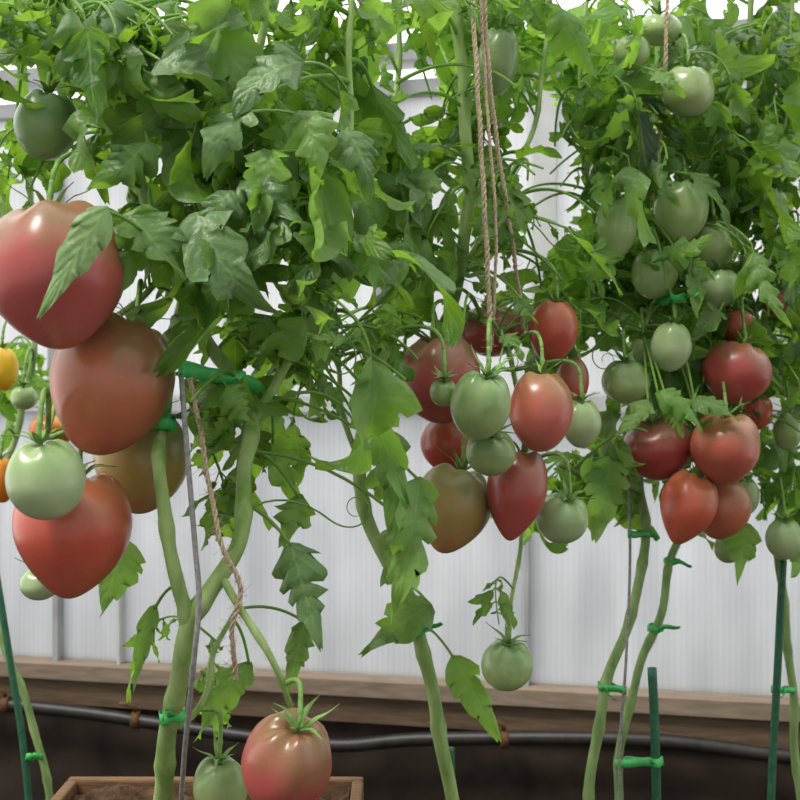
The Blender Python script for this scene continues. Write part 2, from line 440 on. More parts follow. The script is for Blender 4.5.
# airy spots where the plants let the glazing or a stem show: (px, py, radius, depth in front of which leaves are thinned)
AIRY = [(543, 180, 26, 9), (540, 110, 20, 9), (532, 245, 17, 9), (402, 90, 26, 9), (428, 112, 14, 9), (8, 90, 20, 9), (352, 322, 15, 9), (276, 292, 12, 9), (320, 130, 8, 9), (165, 165, 8, 9), (270, 60, 9, 9),
        (345, 368, 18, 9), (372, 300, 12, 9), (566, 215, 13, 9), (232, 300, 12, 9), (300, 398, 14, 9), (205, 440, 13, 9), (330, 480, 22, 9), (260, 560, 30, 9), (390, 200, 9, 9), (560, 140, 14, 9),
        (444, 325, 13, 1.4), (451, 300, 13, 1.39), (457, 275, 13, 1.38), (463, 245, 13, 1.37), (466, 215, 12, 1.36), (467, 185, 11, 1.36), (467, 150, 11, 1.36), (465, 115, 12, 1.36), (462, 80, 12, 1.36), (459, 45, 12, 1.36),
        (360, 450, 14, 1.31), (360, 490, 14, 1.31), (372, 530, 14, 1.31)]
def blocked(pt, slack=.9):
    x, y = proj(pt)
    for ax, ay, ar, aY in AIRY:
        if pt.y < aY and (x-ax)**2+(y-ay)**2 < ar*ar: return True
    for t in T:
        dv = pt-t['c']
        if (dv.x/t['a'])**2+(dv.y/t['a'])**2+(dv.z/t['cz'])**2 < 1.15: return True
        if dv.y < 0 and ((x-t['px'])/(t['w']/2))**2+((y-t['py'])/(t['h']/2))**2 < slack: return True
    return False
def rv(rg, s=1.0): return Vector((rg.uniform(-s, s), rg.uniform(-s, s), rg.uniform(-s, s)))
def compound(mb, S, Tt, sc, rg):
    dist = (Tt-S).length
    ctrl = (S+Tt)/2+Vector((0, 0, .25*dist+.02))+rv(rg, .18*dist)
    n = 14; path = bez(S, ctrl, Tt, n)
    tube(mb, path, [.0022*sc*(1-.6*i/n)+.0005 for i in range(n+1)], 5, 2., False)
    span = min(dist*.85, .21*sc*rg.uniform(.8, 1.15))
    t0 = max(.12, 1-span/max(dist, .01))
    pairs = rg.choice((2, 3, 3, 3)); lv = rg.random(); droop = rg.uniform(.2, 1.6)
    face = Vector((rg.uniform(-.9, .9), rg.uniform(-1, .5), rg.uniform(-.1, 1)))
    def at(t):
        i = min(int(t*n), n-1); f = t*n-i; return path[i].lerp(path[i+1], f), (path[i+1]-path[i]).normalized()
    def put(p, d, L, W):
        nn = face+rv(rg, .9)
        d = d.normalized()
        base = p+d*.013*sc
        sd = d.cross(nn).normalized()*W*.4; sl = rg.choice((.9, .9, .62))
        for q in (0, .3, .6, .9):
            if blocked(base+d*L*q+Vector((0, 0, -.25*L*q*q)), sl): return
        mid = base+d*L*.45
        if blocked(mid+sd, sl) or blocked(mid-sd, sl): return
        tube(mb, [p, base+d*.004], [.0010, .0008], 4, 2., False)
        v = min(1, max(0, lv*.95+rg.random()*.6-.28))
        leaflet(mb, base, d, nn, L, W, rg.uniform(-.4, 2.4), rg.uniform(-.1, .9), rg, rg.choice((3, 3, 4)), v)
    for k in range(pairs):
        tt = t0+(1-t0)*(k+rg.uniform(0, .35))/(pairs)
        p, dr = at(tt); sd = dr.cross(Vector((0, 0, 1))+rv(rg, .6)).normalized()
        Lk = sc*rg.uniform(.056, .104)*(.8+.3*k/pairs)
        for sg in (-1, 1):
            d = dr*rg.uniform(.3, .8)+sd*sg*.9+Vector((0, 0, -droop))+rv(rg, .35)
            put(p, d, Lk*rg.uniform(.75, 1.2), Lk*rg.uniform(.38, .58))
            if rg.random() < .35:
                p2, _ = at(min(1, tt+.5*(1-t0)/pairs)); put(p2, d+rv(rg, .4), Lk*.42, Lk*.21)
    p, dr = at(1.0); L = sc*rg.uniform(.078, .128)
    put(p, dr+Vector((0, 0, -droop))+rv(rg, .2), L, L*rg.uniform(.40, .60))

# ---------------------------------------------------------------- plants
def stem_pts(pts): return [tuple(P(x, y, Y)) for x, y, Y in pts]
PL = {}
def plant(key, label, base, mat=STEM):
    r = thing('tomato_plant', label, 'tomato plant', base, None, 'tomato plants in the greenhouse')
    PL[key] = dict(root=r, samples=[], mat=mat)
def stem(key, pts, r0, r1, name='stem', sample=True):
    w = [Vector(p) for p in spline(stem_pts(pts), 10)]; n = len(w); mb = MB(); rg = random.Random(n*7+int(pts[0][0]))
    acc = 0; nxt = rg.uniform(.03, .07); rad = []
    nodes = []
    for i, p in enumerate(w):
        if i: acc += (w[i]-w[i-1]).length
        if acc > nxt: nodes.append(acc); nxt = acc+rg.uniform(.06, .1)
        rad.append([acc, (r0+(r1-r0)*i/(n-1))*K])
    rr = [r*(1+.22*max([math.exp(-((a-q)/.009)**2) for q in nodes] or [0])+.06*mn.noise(Vector((a*30, r0, 0)))) for a, r in rad]
    zig = [w[i]+Vector((math.sin(rad[i][0]*45+r0), math.cos(rad[i][0]*37), 0))*(.0016 if 0 < i < n-1 else 0) for i in range(n)]
    tube(mb, zig, rr, 12)
    for i in range(2, n-2):
        if zig[i].z < .55: continue
        for _ in range(14):
            d = rv(rg, 1); tt = (zig[i+1]-zig[i]).normalized(); d = (d-tt*d.dot(tt)).normalized()
            q = zig[i]+(zig[i+1]-zig[i])*rg.random()+d*rr[i]*.9
            b = len(mb.v); sd = tt*.00016
            mb.add(q-sd, 2.); mb.add(q+sd, 2.); mb.add(q+d*rg.uniform(.002, .0046)+rv(rg, .001), 2.); mb.f.append((b, b+1, b+2))
    mb.build(name, PL[key]['mat'], PL[key]['root'])
    if sample: PL[key]['samples'] += w
def foliage(key, blobs, mat, seed, name='foliage'):
    rg = random.Random(seed); mb = MB(); sm = PL[key]['samples']
    for cx, cy, rx, ry, cnt, Y0, Y1, sc in blobs:
        for _ in range(cnt):
            while True:
                a, b = rg.uniform(-1, 1), rg.uniform(-1, 1)
                if a*a+b*b <= 1: break
            tg = P(cx+a*rx, cy+b*ry, rg.uniform(Y0, Y1))
            S = min(sm, key=lambda q: (q-tg-Vector((0, 0, .02))).length+rg.uniform(0, .1))
            out = (tg-S); out.z = 0
            out = out.normalized() if out.length > .01 else Vector((1, 0, 0))
            if (tg-S).length < .09: tg = S+out*.11+Vector((0, rg.uniform(-.03, .03), -.01))
            compound(mb, S, tg+out*.02-Vector((0, 0, .005)), sc*rg.uniform(.8, 1.15), rg)
    mb.build(name, mat, PL[key]['root'])
def hero(key, bx, by, tx, ty, wpx, Y, mat=LEAF, curl=.5, fold=.35, face=(0, -1, .45), lobes=4, dY=-.015, var=None, depth=.75, jit=1):
    rg = random.Random(int(bx*7+by)); mb = MB()
    b = P(bx, by, Y); t = P(tx, ty, Y+dY); L = (t-b).length*1.1
    sm = PL[key]['samples']; S = min(sm, key=lambda q: (q-b-Vector((0, 0, .03))).length)
    if jit: curl = curl*rg.uniform(.6, 2.4); fold = fold*rg.uniform(.4, 2.2)
    d = (t-b).normalized(); n = Vector(face)+rv(rg, .5*jit); n = (n-d*n.dot(d)).normalized()
    leaflet(mb, b, d+n*curl*.5, n, L, wpx*K*Y*(1.15 if jit else 1.2), curl, fold, rg, lobes, var if var is not None else rg.uniform(.05, .95), depth, .5*jit)
    ln = (S-b).length
    if ln < .32:
        path = bez(S, (S+b)/2+Vector((0, .01, .18*ln)), b+d*.004, 10)
    else:
        path = bez(b+Vector((0, .06, .05)), b+Vector((0, .03, .04)), b+d*.004, 6)
    tube(mb, path, [.0016]*len(path), 6, 2.)
    mb.build('leaf', mat, PL[key]['root'])

plant('A', 'nearest tomato plant, thick pale forked stem rising from the wooden planter at left', P(160, 850, 1.1))
stem('A', [(158, 850, 1.1), (164, 772, 1.05), (174, 700, 1.01), (187, 632, .99), (212, 590, .99), (238, 540, 1.0), (246, 470, 1.02), (252, 428, 1.03), (236, 385, 1.05), (206, 335, 1.08), (170, 260, 1.12), (140, 180, 1.12), (126, 100, 1.11), (120, 20, 1.12), (116, -60, 1.13)], 10.2, 4.5)
stem('A', [(180, 668, 1.0), (188, 620, .988), (180, 585, .98), (166, 535, .975), (160, 475, .978), (163, 425, 1.03), (172, 350, 1.13), (195, 240, 1.14), (232, 130, 1.14), (262, 30, 1.14), (272, -60, 1.14)], 7.8, 4.5, 'side_shoot')
stem('A', [(251, 428, 1.03), (285, 365, 1.06), (320, 300, 1.08), (345, 180, 1.1), (350, 60, 1.12), (352, -50, 1.12)], 5, 3, 'side_shoot')
stem('A', [(126, 100, 1.11), (80, 60, 1.08), (40, 35, 1.05), (-10, 20, 1.05)], 4, 3, 'side_shoot')
stem('A', [(172, 265, 1.12), (140, 300, 1.10), (100, 330, 1.10), (60, 395, 1.09), (44, 440, 1.04), (44, 452, 1.0)], 4, 2.5, 'fruit_truss')
stem('A', [(222, 575, .99), (245, 615, .98), (268, 655, .98), (285, 690, .99), (294, 712, 1.0)], 4, 2.5, 'fruit_truss')
stem('A', [(172, 730, 1.02), (195, 715, 1.03), (208, 690, 1.04), (213, 650, 1.05), (236, 610, 1.06)], 3.5, 2.5, 'side_shoot')
plant('B', 'middle tomato plant with bent green stem and a mixed red and green cluster', P(470, 1223, 1.35))
stem('B', [(470, 1223, 1.35), (460, 900, 1.34), (447, 772, 1.33), (427, 670, 1.32), (412, 605, 1.31), (386, 560, 1.31), (364, 505, 1.31), (358, 455, 1.31), (372, 420, 1.33), (410, 382, 1.39), (440, 335, 1.40), (456, 285, 1.38), (467, 220, 1.36), (466, 120, 1.36), (458, 30, 1.36), (455, -60, 1.36)], 9.5, 8)
stem('B', [(456, 285, 1.38), (500, 200, 1.38), (535, 120, 1.4), (548, 20, 1.42), (552, -50, 1.42)], 4, 3, 'side_shoot')
stem('B', [(440, 335, 1.40), (410, 240, 1.38), (395, 140, 1.38), (400, 30, 1.4), (402, -50, 1.4)], 5, 3.5, 'side_shoot')
stem('B', [(358, 455, 1.31), (340, 405, 1.3), (335, 360, 1.28), (300, 350, 1.26)], 4, 2.5, 'side_shoot')
stem('B', [(448, 312, 1.39), (478, 318, 1.36), (505, 345, 1.33), (520, 400, 1.34), (525, 470, 1.36), (520, 540, 1.32), (514, 590, 1.28), (509, 625, 1.26), (508, 638, 1.262)], 4, 2, 'fruit_truss')
plant('C', 'right tomato plant whose stem leans right to the lowest red tomatoes', P(585, 1150, 1.47), STEMB)
stem('C', [(585, 1150, 1.47), (588, 850, 1.48), (592, 772, 1.48), (605, 690, 1.48), (625, 632, 1.49), (641, 575, 1.51), (645, 520, 1.56), (640, 470, 1.58), (655, 400, 1.58), (665, 300, 1.58), (668, 200, 1.57), (660, 100, 1.57), (655, -60, 1.57)], 8, 6)
stem('C', [(640, 490, 1.57), (615, 482, 1.5), (585, 476, 1.46), (560, 464, 1.44)], 7, 5, 'side_shoot')
stem('C', [(665, 330, 1.58), (620, 290, 1.54), (590, 200, 1.52), (580, 90, 1.52), (590, -40, 1.52)], 4, 3, 'side_shoot')
stem('C', [(662, 130, 1.57), (646, 160, 1.50), (642, 190, 1.46), (650, 235, 1.48), (688, 245, 1.50), (700, 262, 1.50)], 3.5, 2.2, 'fruit_truss')
stem('C', [(667, 290, 1.57), (652, 305, 1.50), (645, 325, 1.47), (640, 345, 1.48)], 3, 2, 'fruit_truss')
plant('D', 'right rear tomato plant with stem curving up beside the green stake', P(615, 1120, 1.55), STEMB)
stem('D', [(615, 1120, 1.55), (617, 850, 1.55), (622, 740, 1.54), (640, 668, 1.54), (660, 615, 1.54), (671, 560, 1.57), (690, 510, 1.62), (715, 420, 1.64), (738, 300, 1.64), (748, 150, 1.65), (752, -60, 1.65)], 7, 5)
stem('D', [(728, 350, 1.64), (765, 280, 1.6), (780, 170, 1.6), (790, 40, 1.6), (795, -50, 1.6)], 4, 3, 'side_shoot')
plant('E', 'tomato plant at the right frame edge with a long bare lower stem', P(805, 1100, 1.6), STEMB)
stem('E', [(805, 1100, 1.6), (802, 850, 1.6), (797, 772, 1.6), (789, 650, 1.6), (779, 565, 1.6), (778, 520, 1.62), (795, 440, 1.66), (815, 300, 1.68), (820, 100, 1.7), (820, -50, 1.7)], 7, 5)
plant('F', 'tomato plant at the left frame edge bearing yellow and orange tomatoes', P(60, 1050, 1.78), STEMB)
stem('F', [(60, 1050, 1.78), (54, 850, 1.78), (45, 772, 1.78), (22, 690, 1.78), (2, 640, 1.78), (-12, 580, 1.8), (-6, 500, 1.82), (20, 420, 1.84), (35, 330, 1.84), (30, 200, 1.86), (25, 60, 1.86), (20, -50, 1.86)], 7, 5)

foliage('A', [(60, 50, 75, 40, 7, 1.0, 1.2, 1), (120, 20, 100, 40, 8, 1.0, 1.2, 1), (185, 85, 105, 70, 13, .98, 1.25, 1.05), (305, 90, 80, 80, 12, 1.0, 1.25, 1.05),
              (225, 215, 100, 60, 12, .98, 1.2, 1.05), (335, 215, 50, 80, 8, 1.0, 1.2, 1), (285, 330, 80, 45, 10, 1.0, 1.2, 1),
              (325, 430, 50, 50, 7, 1.05, 1.2, .9), (245, 490, 45, 50, 7, 1.05, 1.15, .8), (40, 175, 50, 25, 4, 1.02, 1.15, .9)], LEAF, 5)
foliage('A', [(140, 640, 20, 20, 1, 1.1, 1.14, .45), (228, 690, 40, 25, 2, 1.12, 1.2, .5)], LEAFY, 6, 'lower_foliage')
foliage('B', [(425, 150, 50, 70, 8, 1.25, 1.45, 1), (485, 170, 50, 90, 9, 1.28, 1.45, 1), (425, 265, 50, 55, 8, 1.25, 1.45, 1),
              (505, 275, 55, 35, 7, 1.3, 1.45, .9), (390, 330, 35, 45, 7, 1.22, 1.4, .9), (515, 575, 25, 25, 1, 1.25, 1.3, .4)], LEAF, 7)
foliage('B', [(420, 55, 70, 60, 8, 1.25, 1.45, 1), (530, 30, 40, 45, 7, 1.3, 1.5, .95), (505, 110, 30, 60, 4, 1.34, 1.5, .95), (380, 250, 30, 60, 4, 1.25, 1.4, .95)], LEAFY, 17, 'upper_foliage')  # top leaves take the yellower green, backlight put into their colour
foliage('C', [(605, 160, 45, 60, 10, 1.42, 1.65, 1), (670, 130, 60, 100, 13, 1.40, 1.7, 1), (600, 290, 45, 70, 13, 1.40, 1.62, .95),
              (670, 290, 60, 80, 14, 1.40, 1.7, .9), (640, 410, 50, 25, 10, 1.4, 1.65, .9), (640, 470, 50, 40, 7, 1.58, 1.7, .85)], LEAF, 8)
foliage('C', [(610, 60, 60, 70, 13, 1.42, 1.7, 1), (600, 485, 30, 30, 6, 1.45, 1.62, .8), (590, 250, 30, 60, 4, 1.45, 1.62, .9)], LEAFY, 18, 'upper_foliage')
foliage('D', [(740, 50, 75, 65, 16, 1.48, 1.75, 1), (765, 180, 55, 80, 16, 1.48, 1.75, 1), (710, 200, 50, 80, 10, 1.52, 1.75, .95), (715, 330, 60, 50, 11, 1.54, 1.75, .9),
              (770, 350, 40, 60, 12, 1.5, 1.7, .95), (700, 398, 60, 25, 9, 1.42, 1.65, .85), (720, 480, 50, 50, 7, 1.6, 1.72, .8)], LEAF, 9)
foliage('E', [(790, 470, 25, 50, 6, 1.55, 1.75, .8), (800, 330, 30, 80, 9, 1.6, 1.8, .9), (810, 120, 30, 80, 7, 1.6, 1.8, .95)], LEAFY, 10)
foliage('F', [(25, 360, 40, 40, 5, 1.75, 1.95, .85), (10, 220, 30, 60, 3, 1.75, 1.95, .9)], LEAFY, 12)

for a in [
 ('A', 196, 212, 226, 332, 60, .95, LEAFB, .6, .3), ('A', 150, 205, 130, 300, 46, .95, LEAF, .6, .3), ('A', 108, 206, 46, 306, 34, .86, LEAFB, .5, .5, (.3, -1, .3), 3, -.015, 1, .3, 0),
 ('A', 284, 200, 262, 278, 54, .98, LEAFB, .6, .3), ('A', 320, 228, 352, 272, 44, 1.0, LEAF, .6, .3), ('A', 312, 268, 332, 348, 42, 1.0, LEAF, .5, .4),
 ('A', 305, 62, 222, 92, 48, .98, LEAFB, .6, .25), ('A', 362, 384, 404, 494, 46, 1.0, LEAFY, .5, .6, (-.2, -1, .4), 5, -.02, .45, .6, 0), ('A', 385, 430, 408, 520, 38, 1.03, LEAF, .5, .35),
 ('A', 420, 476, 394, 606, 48, 1.0, LEAF, .6, .6, (.35, -1, .3), 5, -.02, .7, .6, 0), ('A', 290, 542, 318, 638, 44, 1.02, LEAFB, .4, .25, (0, -1, .45), 5, -.015, .4, .85, 0), ('A', 300, 494, 284, 542, 36, 1.05, LEAF, .5, .3),
 ('A', 306, 618, 290, 684, 26, 1.06, LEAF, .5, .5, (0, -1, .4), 4, -.015, .5, .7, 0), ('A', 128, 540, 104, 608, 40, 1.08, LEAF, .5, .3, (0, -1, .4), 4, -.015, .6, .7, 0), ('A', 156, 604, 136, 682, 20, 1.05, LEAF, .4, .7, (0, -1, .4), 4, -.015, .5, .6, 0),
 ('B', 432, 604, 368, 650, 38, 1.26, LEAF, .5, .3, (0, -1, .6), 4, -.015, .5, .6, 0), ('B', 452, 655, 494, 732, 32, 1.27, LEAFY, .4, .4, (.2, -1, .3), 4, -.015, .5, .4, 0), ('A', 408, 520, 388, 580, 34, 1.04, LEAF, .5, .3),
 ('A', 252, 662, 190, 722, 34, 1.1, LEAFY, .5, .3), ('A', 300, 110, 330, 170, 50, .98, LEAF, .6, .3), ('A', 160, 60, 215, 100, 50, .97, LEAFB, .6, .3),
 ('A', 100, 110, 60, 160, 44, .98, LEAF, .6, .3), ('A', 245, 110, 200, 170, 48, .97, LEAFB, .6, .3), ('A', 232, 190, 210, 240, 42, .96, LEAFB, .6, .3),
 ('A', 240, 180, 300, 225, 48, .97, LEAFB, .7, .2), ('A', 150, 140, 110, 200, 44, .96, LEAF, .6, .3), ('A', 360, 240, 392, 300, 40, 1.02, LEAFY, .6, .3), ('A', 130, 215, 175, 275, 54, .94, LEAF, .6, .3),
 ('A', 270, 150, 255, 225, 44, .97, LEAFY, .6, .3), ('A', 345, 130, 372, 195, 44, 1.0, LEAF, .6, .3), ('A', 72, 50, 98, 100, 40, .98, LEAFY, .6, .3),
 ('B', 432, 170, 420, 226, 34, 1.24, LEAF, .5, .3), ('B', 400, 170, 425, 230, 34, 1.24, LEAFB, .5, .3), ('B', 505, 180, 520, 240, 28, 1.3, LEAF, .5, .3),
 ('C', 612, 455, 596, 532, 36, 1.42, LEAFY, .4, .3, (0, -1, .4), 4, -.015, .5, .6, 0), ('C', 655, 393, 712, 412, 28, 1.36, LEAFY, .5, .3), ('D', 745, 522, 738, 578, 28, 1.5, LEAFY, .4, .3, (0, -1, .4), 4, -.015, .7, .6, 0),
 ('C', 650, 402, 620, 442, 26, 1.36, LEAF, .5, .3), ('D', 690, 400, 738, 416, 24, 1.38, LEAF, .5, .3), ('C', 668, 408, 684, 434, 18, 1.36, LEAFY, .5, .3),
 ('C', 648, 172, 676, 204, 22, 1.40, LEAF, .5, .3), ('C', 690, 172, 722, 228, 24, 1.41, LEAF, .5, .3), ('C', 600, 172, 606, 214, 22, 1.40, LEAFY, .5, .3), ('C', 676, 246, 664, 268, 16, 1.41, LEAFY, .5, .3),
 ('C', 690, 262, 712, 280, 16, 1.42, LEAF, .5, .3), ('C', 655, 70, 680, 96, 20, 1.37, LEAF, .5, .3),
 ('D', 720, 310, 700, 345, 22, 1.42, LEAF, .5, .3), ('B', 390, 345, 372, 395, 28, 1.22, LEAF, .5, .3), ('A', 230, 400, 214, 470, 38, 1.08, LEAF, .5, .3), ('A', 272, 440, 290, 505, 36, 1.08, LEAFY, .5, .3),
 ('B', 515, 300, 532, 325, 20, 1.27, LEAF, .5, .3), ('B', 500, 336, 526, 356, 20, 1.22, LEAFY, .5, .3)]:
    hero(*a)

for key, pl in PL.items():
    for t in T:
        if t['plant'] != key: continue
        e = t['end']; S = min(pl['samples'], key=lambda q: (q-e).length+(.05 if q.z < e.z else 0))
        ln = (S-e).length; mb = MB()
        path = cub(e-t['dir']*.003, e+t['dir']*(.012+.25*ln), (S+e)/2+Vector((0, .2*ln+.005, .12*ln)), S, 14)
        tube(mb, path, [.0021+.0008*i/14 for i in range(15)], 7, 2.)
        mb.build('fruit_truss', CALYX, pl['root'])
def tendril(key, x, y, Y, seed):
    p = P(x, y, Y); S = min(PL[key]['samples'], key=lambda q: (q-p).length)
    pts = bez(S, (S+p)/2+Vector((0, -.01, .03)), p, 8); d = (pts[-1]-pts[-2]).normalized(); n = Vector((0, -1, 0)); q = pts[-1]
    for i in range(26):
        ang = .05+i*.018; s = d.cross(n).normalized(); d = (d+s*ang*(1 if seed % 2 else -1)+Vector((0, -.02, 0))).normalized(); q = q+d*.0038; pts.append(q)
    mb = MB(); tube(mb, pts, [.0011*(1-.6*i/len(pts)) for i in range(len(pts))], 5, 2.); mb.build('tendril', CALYX, PL[key]['root'])
for i, (k_, x, y, Y) in enumerate([('C', 590, 300, 1.46), ('C', 575, 270, 1.48), ('C', 600, 340, 1.44), ('D', 740, 260, 1.5), ('D', 760, 330, 1.5), ('C', 640, 150, 1.48), ('D', 720, 150, 1.52), ('B', 560, 300, 1.34), ('B', 548, 240, 1.36), ('C', 610, 200, 1.44),
                                   ('A', 330, 520, 1.04), ('A', 350, 340, 1.02), ('B', 500, 360, 1.17), ('B', 515, 350, 1.2)]):
    tendril(k_, x, y, Y, i)

# ---------------------------------------------------------------- twine, stakes, ties
def rope(pts, r, label, twist=260, group='jute twines tied to the plants'):
    w = [Vector(p) for p in spline(stem_pts(pts), 40)]; mb = MB(); rg = random.Random(int(pts[0][0]))
    ln = [0]
    for a, b in zip(w, w[1:]): ln.append(ln[-1]+(b-a).length)
    for k in range(3):
        path = []
        for i, p in enumerate(w):
            Tn = (w[min(i+1, len(w)-1)]-w[max(i-1, 0)]).normalized(); N = Tn.cross(Vector((0, 1, 0))).normalized(); B = Tn.cross(N)
            an = 2*PI*k/3+ln[i]*twist
            path.append(p+(N*math.cos(an)+B*math.sin(an))*r*(.6+.25*math.sin(ln[i]*170+k*2)))
        tube(mb, path, r*.56, 6)
    for i in range(0, len(w)-1):
        d = rv(rg, 1).normalized(); q = w[i]; l_ = rg.uniform(.004, .013)
        tube(mb, [q, q+d*l_*.5, q+d*l_+rv(rg, .004)], .00022, 3, 2., False)
    return tag(mb.build('twine', TWINE), label, 'twine', group)
rope([(190, 378, .985), (200, 430, .98), (212, 500, .975), (222, 545, .97), (240, 588, .975), (232, 632, .98), (236, 680, 1.0)], .0021, 'frayed beige twine hanging beside the thick pale left stem')
rope([(470, -40, 1.26), (476, 60, 1.25), (484, 200, 1.24), (489, 300, 1.25), (490, 352, 1.25)], .0027, 'beige twine dropping straight down to the middle cluster, left strand')
rope([(478, -40, 1.265), (484, 60, 1.26), (488, 120, 1.25), (496, 230, 1.25), (492, 345, 1.26)], .0018, 'thin beige twine running close beside the straight middle one')
rope([(482, -40, 1.27), (488, 60, 1.265), (498, 150, 1.26), (509, 220, 1.27), (518, 285, 1.31), (524, 330, 1.34)], .0024, 'beige twine slanting right beside the straight middle one')
rope([(668, -40, 1.44), (666, 40, 1.43), (662, 120, 1.44), (652, 200, 1.46)], .0025, 'beige twine at upper right among the green tomatoes')
def rod(name, pts, r, mat, label, cat, group=None, sides=10):
    mb = MB(); w = spline(stem_pts(pts), 10)
    tube(mb, w, r, sides)
    return tag(mb.build(name, mat), label, cat, group)
rod('support_wire', [(181, 372, .985), (187, 450, .965), (195, 545, .962), (199, 600, .962), (194, 660, .965), (184, 760, 1.0), (178, 862, 1.08)], .0024, WIRE, 'thin grey metal wire along the thick pale left stem', 'wire', 'support wires')
rod('support_wire', [(628, 470, 1.50), (630, 560, 1.48), (626, 660, 1.46), (619, 780, 1.46), (612, 1160, 1.46)], .0020, WIRE, 'thin grey wire hanging below the right red cluster', 'wire', 'support wires')
def gstake(pts, r, label):
    return rod('plant_stake', pts, r, STAKE, label, 'stake', 'green plant stakes')
gstake([(652, 668, 1.46), (656, 772, 1.46), (664, 1160, 1.46)], .0062, 'short dark green stake between the two right stems')
gstake([(783, 560, 1.56), (777, 680, 1.56), (771, 800, 1.56), (760, 1110, 1.56)], .0055, 'tall dark green stake by the bare stem at right edge')
gstake([(-6, 560, 1.74), (10, 660, 1.74), (26, 772, 1.74), (48, 1036, 1.74)], .0055, 'slanting dark green stake at the left frame edge')
gstake([(450, 748, 1.38), (451, 800, 1.38), (455, 1200, 1.38)], .0055, 'stub of dark green stake at the foot of the middle stem')
def tie(A, B, r, wd, label, tail=(.03, -.01), seed=1, rA=None):
    """tape looped round the two points A and B, loose tail at B"""
    wd *= .66; rA = rA or r
    mb = MB(); ax = (B-A); L = ax.length; x = ax.normalized() if L > 1e-5 else Vector((1, 0, 0))
    zz = Vector((0, 0, 1)); zz = (zz-x*zz.dot(x)).normalized(); y = zz.cross(x)
    loop = []
    for i in range(13):
        an = PI/2+PI*i/12; loop.append(A+(x*math.cos(an)+y*math.sin(an))*rA)
    if L > .012:
        for q in (.25, .5, .75): loop.append(A+ax*q-y*(rA+(r-rA)*q)*(1-.6*math.sin(q*PI)))
    for i in range(13):
        an = -PI/2+PI*i/12; loop.append(B+(x*math.cos(an)+y*math.sin(an))*r)
    if L > .012:
        for q in (.75, .5, .25): loop.append(A+ax*q+y*(rA+(r-rA)*q)*(1-.6*math.sin(q*PI)))
    n = len(loop); ids = []
    for i, p in enumerate(loop):
        wv = .15*wd*math.sin(i*.8+seed)
        ids.append([mb.add(p+zz*(wd/2+wv)), mb.add(p+zz*wv), mb.add(p-zz*(wd/2-wv))])
    for i in range(n):
        a, b = ids[i], ids[(i+1) % n]
        for m in range(2): mb.f.append((a[m], a[m+1], b[m+1], b[m]))
    fr = -y if y.y > 0 else y
    k = B+fr*(r+.0006)
    prev = None
    for i in range(13):
        q = i/12; p = k+x*tail[0]*q+zz*(tail[1]*q+.002*math.sin(q*5))+fr*(.0004+.005*q*q-.002*math.sin(q*7))
        ww = wd*.42*(.6+.4*min(1, q*4)); tw_ = q*.9
        off = (zz*math.cos(tw_)+fr*math.sin(tw_))*ww
        row = [mb.add(p+off), mb.add(p), mb.add(p-off)]
        if prev:
            for m in range(2): mb.f.append((prev[m], prev[m+1], row[m+1], row[m]))
        prev = row
    o = mb.build('plant_tie', TAPE)
    md = o.modifiers.new('thickness', 'SOLIDIFY'); md.thickness = .0003
    return tag(o, label, 'plant tie', 'green plastic plant ties')
tie(P(182, 368, .985), P(236, 380, 1.045), .0090, .020, 'long bright green tape joining the left wire to the left stem', (.022, -.006), 1, .0032)
tie(P(166, 424, 1.02), P(161, 424, 1.02), .0092, .018, 'green tape round the left fork below the brownish tomato', (-.012, .02))
tie(P(172, 716, 1.02), P(173, 716, 1.019), .0115, .016, 'green tape low on the thick left stem', (.022, .008))
tie(P(417, 632, 1.317), P(420, 631, 1.316), .0122, .013, 'green tape on the middle stem above its lowest leaf', (.034, .004))
tie(P(624, 690, 1.46), P(606, 686, 1.48), .0112, .014, 'green tape joining the right leaning stem and grey wire', (-.026, -.008), 1, .0034)
tie(P(655, 628, 1.54), P(656, 628, 1.54), .0105, .013, 'green tape high on the curving right rear stem', (.03, .006))
tie(P(622, 762, 1.54), P(656, 762, 1.46), .0098, .017, 'green tape near the bottom between right stem and stake', (.016, .004))
tie(P(671, 561, 1.572), P(672, 561, 1.572), .0105, .011, 'small green tape just below the lowest right tomatoes', (.024, -.004))
tie(P(664, 302, 1.50), P(678, 298, 1.42), .010, .014, 'green tape high above the pale egg shaped tomato', (.04, .004))
tie(P(36, 757, 1.77), P(28, 757, 1.745), .0098, .015, 'green tape on the slanting stake at left edge', (.015, .004))
tie(P(630, 534, 1.485), P(643, 534, 1.545), .0112, .013, 'green tape on the right stem just under the leaves', (.02, -.006), 1, .0034)
tie(P(788, 690, 1.59), P(778, 690, 1.565), .0098, .012, 'green tape on the bare stem at right edge', (.02, -.004))

# ---------------------------------------------------------------- greenhouse shell
ANG = math.atan2(-.4, 1.872); OX, OY = 0.0, 2.5846
def s_of(px):
    q = (px-400)*K; Y = OY/(1+.2137*q); return q*Y/math.cos(ANG)
def wallY(px): q = (px-400)*K; return OY/(1+.2137*q)
def zrow(py, px=400): return H+(400-py)*K*wallY(px)
def struct(name, mb, mat, smooth=False, wall=True):
    o = mb.build(name, mat, None, smooth); o['kind'] = 'structure'
    if wall: o.location = (OX, OY, 0); o.rotation_euler = (0, 0, ANG)
    return o
S0, S1 = -3.2, 3.2
zs = H-.6476; zp = zrow(412); zq = zrow(398); ze = zrow(96)
mb = MB(); mb.box(S0, S1, .02, .03, zs-.02, zp); struct('wall_back', mb, PANEL)
mb = MB(); mb.box(S0, S1, .02, .03, zq, ze); struct('window_1', mb, PANELU)
mb = MB(); mb.box(S0, S1, -.02, .05, zp, zq); struct('trim_1', mb, FRAME)
mb = MB(); mb.box(S0, S1, -.045, .05, zs-.036, zs); struct('trim_2', mb, SILL)
